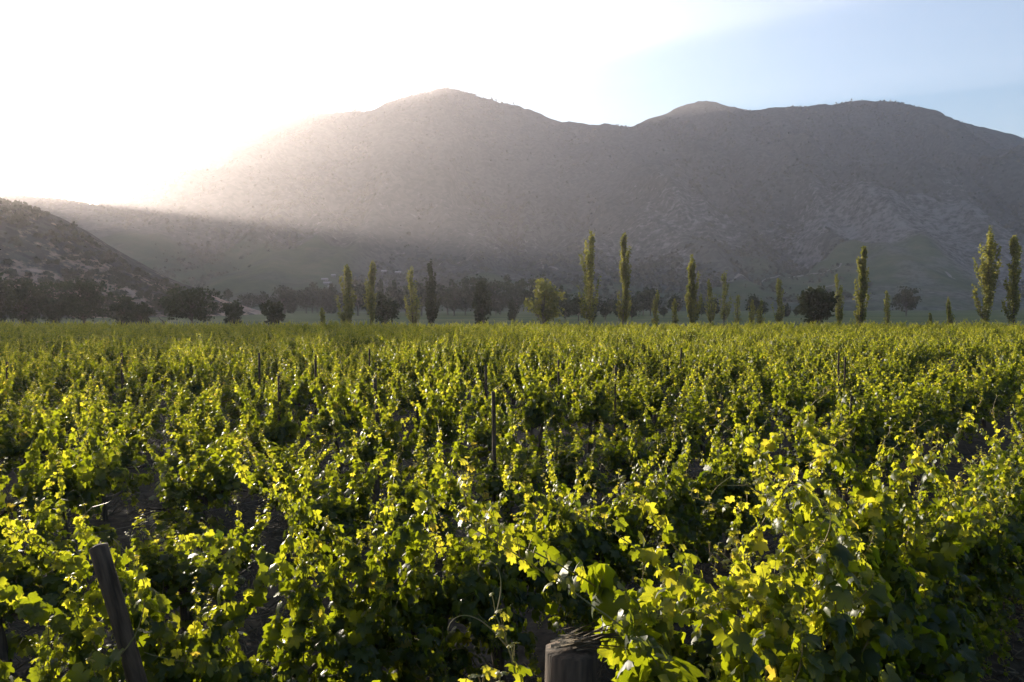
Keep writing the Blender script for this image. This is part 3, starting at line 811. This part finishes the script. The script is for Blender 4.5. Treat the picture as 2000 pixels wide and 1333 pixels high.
# ------------------------------------------------------------------ trees
QV = np.array([(-.5, -.5, 0), (.5, -.4, .12), (.45, .55, -.1), (-.4, .5, .1)]); QF = np.array([(0, 1, 2), (0, 2, 3)])
def tree(name, label, x, y, h, w, mat, kind, seed, cat='tree', group=None, nleaf=2600, leaf=.30, z0=None):
    g = np.random.default_rng(seed)
    root = link(name, None, None, (x, y, float(h_all(x, y)) if z0 is None else z0)); root.rotation_euler = (0, 0, g.uniform(0, 6.28))
    tag(root, label, cat, group)
    parts = []; pts = []; tr = []
    lean = g.normal(0, .02, 2)
    tt = np.linspace(0, 1, 9)
    if kind == 'poplar':
        bend = g.normal(0, .012 * h, 2)
        T = np.stack([lean[0] * h * tt + bend[0] * np.sin(tt * 4), lean[1] * h * tt + bend[1] * np.sin(tt * 5), h * .97 * tt - .3], 1)
        parts.append(tube(T, .012 * h * (1 - .9 * tt) + .02, 7))
        nb = 36
        for b in range(nb):
            v = g.uniform(.21, 1.0) ** .92                      # height of the limb's tip
            wid = np.interp(v, [.08, .16, .36, .55, .78, .92, 1.0], [.16, .45, .95, 1.0, .68, .38, .10])
            ph = g.uniform(0, 6.28); rr = w * .5 * wid * g.uniform(.2, 1.3)
            ln = min(rr / math.tan(g.uniform(.20, .40)) + .3, h * v - .13 * h)
            u = v - ln / h
            st = np.array([np.interp(u, tt, T[:, q]) for q in range(3)])
            if ln < .3: continue
            s_ = np.linspace(0, 1, 6)
            Q = st + np.stack([math.cos(ph) * rr * s_ ** .65, math.sin(ph) * rr * s_ ** .65, ln * s_ ** 1.1], 1)
            parts.append(tube(Q, np.linspace(.0035 * h * (1 - .6 * u), .008, 6), 4))
            m = int(nleaf / nb * g.uniform(.6, 1.4)); k = g.uniform(.12, 1.05, m)
            c = np.stack([np.interp(k, s_, Q[:, q]) for q in range(3)], 1) + g.normal(0, .030 * w + .06, (m, 3)) * np.array([1, 1, 2.0])
            pts.append(c); tr.append(np.full(m, g.uniform(0, 1)))
        m = int(nleaf * .10); k = g.uniform(.15, 1.0, m)
        pts.append(np.stack([np.interp(k, tt, T[:, q]) for q in range(3)], 1) + g.normal(0, .04 * w + .04, (m, 3))); tr.append(np.full(m, .5))
    else:
        ct = h * g.uniform(.14, .22)
        T = np.stack([lean[0] * h * tt, lean[1] * h * tt, h * .7 * tt - .3], 1)
        parts.append(tube(T, .025 * h * (1 - .8 * tt) + .02, 7))
        nb = 34
        for b in range(nb):
            # a clump at the end of each limb, spread through an uneven crown
            v = g.normal(0, 1, 3); v /= np.linalg.norm(v); f = g.uniform(.35, 1.0) ** .6
            lob = 1 + .22 * math.sin(3 * math.atan2(v[1], v[0]) + seed) + g.normal(0, .10)
            e = np.array([v[0] * w * .5 * f * lob, v[1] * w * .5 * f * lob, ct + (h - ct) * (.5 + .5 * v[2] * f * min(1.05, lob))])
            if kind == 'cone': sh = 1.05 - .75 * (e[2] / h); e[:2] *= max(.2, sh)
            st = np.array([np.interp(g.uniform(.2, .8), tt, T[:, q]) for q in range(3)])
            md = st * .5 + e * .5 + np.array([0, 0, .04 * h])
            parts.append(tube([st, md, e], [.010 * h, .006 * h, .003 * h], 4))
            m = int(nleaf / nb * g.uniform(.5, 1.5))
            c = e + g.normal(0, 1, (m, 3)) * np.array([.105 * w, .105 * w, .075 * (h - ct)]) * g.uniform(.7, 1.15)
            c[:, 2] = np.clip(c[:, 2], ct * .5, h * 1.02)
            pts.append(c); tr.append(np.full(m, g.uniform(.1, .9)))
    V, F = join_quads(parts); link('trunk', tri_mesh('trunk', V, F, M_TBARK, smooth=True), root)
    P = np.concatenate(pts); tn = np.clip(np.concatenate(tr) + g.normal(0, .18, len(P)), 0, 1)
    n = len(P)
    me = soup(QV, QF, P, g.normal(0, 1, (n, 3)) + np.array([0, 0, .6]), g.normal(0, 1, (n, 3)), leaf * g.uniform(.6, 1.35, n), tn, 'crown', mat)
    link('crown', me, root)
    return root

def tree_px(name, label, px, top, w_px, Y, kind, mat, seed, nleaf=2600, leaf=.30, group=None, cat='tree', drop=0.0):
    x = (px - 1000) / FPX * Y; gz = float(h_all(np.array(x), np.array(Y)))
    h = EYE + (HOR - top) / FPX * Y - gz
    if kind == 'poplar': h *= 1.045
    return tree(name, label, x, Y, h, w_px / FPX * Y, mat, kind, seed, cat, group, nleaf, leaf)

PG = 'poplars along the far edge of the vines'
POP = [  # px, top, width px, distance, label
 (678, 518, 40, 150, 'broad yellow-green poplar, leftmost of the tall poplars'),
 (723, 513, 31, 152, 'narrow yellow-green poplar, second of the tall poplars from the left'),
 (808, 523, 36, 148, 'yellow-green poplar beside the darker spire-topped poplar'),
 (841, 510, 32, 158, 'darker spire-topped poplar left of the dim tree pair'),
 (1152, 453, 48, 138, 'tallest poplar near the centre with a stray branch on its upper side'),
 (1216, 458, 34, 136, 'slim tall poplar just right of the tallest central poplar'),
 (1283, 568, 20, 140, 'small young poplar between the slim tall poplar and the pointed poplar'),
 (1318, 584, 15, 160, 'tiny young poplar left of the pointed poplar'),
 (1355, 498, 35, 138, 'pointed medium poplar in front of the pale poplar group'),
 (1386, 545, 24, 205, 'pale far poplar just right of the pointed medium poplar'),
 (1413, 530, 34, 210, 'tallest of the pale far poplars behind the pointed medium poplar'),
 (1440, 575, 26, 215, 'short pale far poplar right of the tallest pale far one'),
 (1468, 585, 18, 190, 'small bright poplar, left of the two small neighbours'),
 (1486, 586, 18, 192, 'small bright poplar, right of the two small neighbours'),
 (1521, 543, 28, 190, 'lone pale poplar left of the round dark tree'),
 (1637, 538, 22, 165, 'thin poplar between the round dark tree and a tall poplar'),
 (1680, 484, 36, 128, 'tall poplar with bare twigs right of the round dark tree'),
 (1732, 569, 17, 150, 'small thin poplar standing alone right of the tall twiggy poplar'),
 (1816, 612, 9, 135, 'tiny sapling poplar between two small thin poplars'),
 (1853, 581, 16, 150, 'small thin poplar left of the two big poplars at the right edge'),
 (1924, 443, 50, 124, 'biggest poplar near the right edge, with a full lower crown'),
 (1982, 465, 42, 122, 'dark-sided poplar at the right edge of the picture'),
 (630, 600, 14, 140, 'tiny pale sapling left of the tall poplars'),
]
for j, (px, top, wp, Y, lab) in enumerate(POP):
    big = top < 520
    tree_px('poplar_tree', lab, px, top, wp * .84, Y, 'poplar', M_BUSH if j == 3 else M_POP, 300 + j, 4600 if big else 2300 if top < 560 else 900, .22 if big else .20, PG)
tree_px('broad_poplar', 'short broad sunlit tree left of the tallest central poplar', 1063, 547, 58, 138, 'round', M_POP, 400, 2600, .34)
tree_px('round_tree', 'round dark bushy tree among the right-hand poplars', 1600, 562, 62, 150, 'round', M_BUSH, 401, 2800, .4)
DK = [
 (375, 557, 84, 165, 'round', 'dark conical tree standing alone in the shade left of the tree belt', 2600),
 (455, 588, 32, 168, 'round', 'small dark bush tree right of the conical shade tree', 900),
 (534, 589, 38, 160, 'round', 'small dark rounded tree, rightmost of the shade trees', 1000),
 (240, 578, 44, 172, 'round', 'loose dark tree at the foot of the bushy hill', 1100),
 (276, 592, 34, 165, 'round', 'low dark bush next to the loose tree at the hill foot', 900),
 (165, 545, 92, 175, 'round', 'large dark tree, rightmost of the clump under the hill', 2600),
 (105, 552, 80, 180, 'round', 'large dark tree in the middle of the clump under the hill', 2400),
 (45, 548, 80, 178, 'round', 'large dark tree in the left half of the clump under the hill', 2400),
 (-10, 536, 84, 176, 'round', 'large dark tree cut by the left edge of the picture', 2400),
 (752, 574, 52, 175, 'round', 'dark bushy tree beside the second tall poplar', 1500),
 (943, 552, 40, 185, 'cone', 'dim dark tree in the shade in front of the belt', 1500),
 (935, 556, 22, 184, 'poplar', 'dim narrow tree close beside the dark one in front of the belt', 900),
]
for j, (px, top, wp, Y, kd, lab, nl) in enumerate(DK):
    tree_px('dark_tree', lab, px, top, wp, Y, kd, M_BUSH, 500 + j, nl, .42)
# belt of trees across the valley, each a tree
g = np.random.default_rng(9)
protos = [tree('belt_tree', 'proto', 0, 0, 14, 9 + q % 3, M_BUSH, ['round', 'cone', 'round', 'poplar', 'round', 'round'][q], 600 + q, 'tree', None, 1100, .8) for q in range(6)]
first = [True] * 6
belt = []
for px in np.arange(415, 1300, 15):
    top = 566 - 22 * float(fbm(np.array(px / 60.0), np.array(0.5), 3, 2)) + g.normal(0, 10) + (10 if px < 560 else 0) + (26 if px > 1100 else 0)
    belt.append((px + g.normal(0, 7), top + (9 if px < 690 else 0), g.uniform(620, 740) if px < 690 else g.uniform(480, 600), 0))
for px in list(np.arange(1240, 1570, 19)) + [1775, 1790, 1838, 1880, 1905, 1870]:
    belt.append((px + g.normal(0, 4), 588 + g.normal(0, 6) - (14 if px > 1750 else 0), g.uniform(390, 460), 1))
for px in np.arange(1000, 1260, 26):
    belt.append((px, 582 + g.normal(0, 5), g.uniform(300, 330), 0))
for px, top, Y, q in belt:
    if g.random() < (.35 if q else .15): continue
    top += g.normal(0, 4)
    v = int(g.integers(6)); root = protos[v]
    if first[v]: r = root; first[v] = False
    else:
        r = root.copy(); COL.objects.link(r)
        for ch in root.children:
            c = ch.copy(); COL.objects.link(c); c.parent = r
    x = (px - 1000) / FPX * Y; z = float(h_all(np.array(x), np.array(Y)))
    r.location = (x, Y, z - .2); s = max(2.5, EYE + (HOR - top) / FPX * Y - z) / 14.0
    r.scale = (s * g.uniform(.8, 1.1), s * g.uniform(.8, 1.1), s); r.rotation_euler = (0, 0, g.uniform(0, 6.28))
    if q: tag(r, 'low dark tree in the far line behind the right-hand poplars', 'tree', 'far tree line on the right')
    else: tag(r, 'dark hazy tree of the belt across the valley floor', 'tree', 'belt of trees across the valley')
# dead snag
xs, ys = (318 - 1000) / FPX * 160, 160.0
T = np.array([(0, 0, -.3), (.1, 0, 1.0), (.0, .1, 2.0)])
V, F = join_quads([tube(T, [.3, .22, .12], 7), tube([(0, .1, 1.8), (-.7, .1, 2.3), (-1.0, .2, 2.9)], [.14, .1, .03], 5), tube([(.05, .05, 1.3), (.6, 0, 1.7), (1.2, 0, 2.0)], [.13, .08, .02], 5)])
tag(link('tree_stump', tri_mesh('tree_stump', V, F, M_TBARK, smooth=True), None, (xs, ys, float(h_all(np.array(xs), np.array(ys))))), 'bare broken snag of a tree left of the conical shade tree', 'tree stump')

# scrub on the near hill
n = 2600
xx = g.uniform(-700, -90, n * 2); yy = g.uniform(318, 530, n * 2); hz = h_hill(xx, yy)
ok = (hz > h_ground(xx, yy) + .5) & (fbm(xx / 45, yy / 45, 19, 4) < g.uniform(.35, .75, n * 2)); xx, yy, hz = xx[ok][:n], yy[ok][:n], hz[ok][:n]
n = len(xx); m = 16
sz = g.uniform(.8, 2.4, n)
P = np.stack([np.repeat(xx, m), np.repeat(yy, m), np.repeat(hz, m)], 1) + g.normal(0, .5, (n * m, 3)) * np.repeat(sz, m)[:, None] * np.array([1.1, 1.1, .6]) + np.array([0, 0, 1]) * np.repeat(sz, m)[:, None] * .6
me = soup(QV, QF, P, g.normal(0, 1, (n * m, 3)), g.normal(0, 1, (n * m, 3)), np.repeat(sz, m) * g.uniform(.6, 1.1, n * m), np.repeat(g.uniform(0, 1, n), m), 'scrub', M_SCRUB)
tag(link('scrub', me), 'low grey-green bushes covering the dry hill on the left', 'scrub', None, 'stuff')

# scrub on the mountain: thicker in the gullies, thin on the bare ribs
n = 90000
yy = 1080 + 1700 * g.uniform(0, 1, n) ** 1.15; xx = g.uniform(-.75, .75, n) * yy
rib = ridged(xx / 190 + 0.3 * np.sin(yy / 260), yy / 620, 71, 3); fld = m_field(xx, yy)
ok = (g.uniform(.3, .7, n) > 1.35 * (rib - .5) + .42 + .35 * (m_bare(xx, yy) - .3)) & (g.uniform(0, 1, n) > fld * .985) & (fbm(xx / 70, yy / 70, 23, 3) > g.uniform(.2, .62, n))
xx, yy = xx[ok][:42000], yy[ok][:42000]; n = len(xx); zz = np.where(xx < -90, np.maximum(h_mount(xx, yy), np.where((yy > 1330) & (yy < 2640), h_shadow_spur(xx, yy), -99)), h_mount(xx, yy))
m = 4; sz = g.uniform(2.0, 4.8, n) * g.uniform(.7, 1.35, n)
P = np.stack([np.repeat(xx, m), np.repeat(yy, m), np.repeat(zz, m)], 1) + g.normal(0, .35, (n * m, 3)) * np.repeat(sz, m)[:, None] + np.array([0, 0, .35]) * np.repeat(sz, m)[:, None]
me = soup(QV, QF, P, g.normal(0, 1, (n * m, 3)), g.normal(0, 1, (n * m, 3)), np.repeat(sz, m), np.repeat(g.uniform(0, 1, n), m), 'scrub', M_SCRUB)
tag(link('scrub', me), 'dark bushes dotted over the slopes of the big mountain', 'scrub', None, 'stuff')

# hamlet below the mountain
def house(px, py, w, d, h, rz, label):
    x, y, z = from_photo(px, py); w, d, h = w * .75, d * .7, h * .6
    root = link('small_house', None, None, (x, y, z)); root.rotation_euler = (0, 0, rz)
    tag(root, label, 'house', 'hamlet below the mountain')
    a, b = w / 2, d / 2; t = .35 * d
    V = [(-a, -b, -3), (a, -b, -3), (a, b, -3), (-a, b, -3), (-a, -b, h), (a, -b, h), (a, b, h), (-a, b, h), (-a, 0, h + t), (a, 0, h + t)]
    me = bpy.data.meshes.new('wall'); me.from_pydata(V, [], [(0, 1, 5, 4), (1, 2, 6, 9, 5), (2, 3, 7, 6), (3, 0, 4, 8, 7)]); me.materials.append(M_WALL); link('wall', me, root)
    o = .5; V = []
    for sgn in (-1, 1):
        V += [(-a - o, sgn * (b + o), h - .2), (a + o, sgn * (b + o), h - .2), (a + o, 0, h + t + .25), (-a - o, 0, h + t + .25)]
    V += [(p[0], p[1], p[2] + .22) for p in V]
    F = []
    for q in (0, 4): F += [(q, q + 1, q + 2, q + 3), (q + 8, q + 9, q + 10, q + 11), (q, q + 1, q + 9, q + 8), (q + 1, q + 2, q + 10, q + 9), (q + 3, q, q + 8, q + 11)]
    me = bpy.data.meshes.new('roof'); me.from_pydata(V, [], F); me.materials.append(M_ROOF); link('roof', me, root)
    for q, (cx, ww, z0, z1) in enumerate(((0, 1.1, 0, 2.1), (-a * .55, 1.2, 1, 2.1), (a * .55, 1.2, 1, 2.1))):
        me = bpy.data.meshes.new('opening'); me.from_pydata([(cx - ww / 2, -b - .03, z0), (cx + ww / 2, -b - .03, z0), (cx + ww / 2, -b - .03, z1), (cx - ww / 2, -b - .03, z1)], [], [(0, 1, 2, 3)])
        me.materials.append(M_DARK); link('door' if q == 0 else 'window', me, root)
for (px, py, w, d, h, rz, lab) in (
    (612, 562, 8, 6, 2.8, .3, 'tiny pale house left of the hamlet beside the leftmost poplar'),
    (635, 549, 12, 7, 3.0, -.1, 'long pale house highest in the hamlet left of the poplars'),
    (640, 556, 14, 7, 3.0, .1, 'long pale house in the middle of the hamlet left of the poplars'),
    (652, 541, 8, 6, 3.0, .0, 'small pale house standing apart above the hamlet'),
    (646, 563, 9, 6, 2.8, -.3, 'small pale house lowest in the hamlet left of the poplars'),
    (752, 533, 14, 8, 3.2, .05, 'long pale shed between the first poplars, left of two'),
    (776, 535, 18, 8, 3.2, -.05, 'long pale shed between the first poplars, right of two')):
    house(px, py, w, d, h, rz, lab)
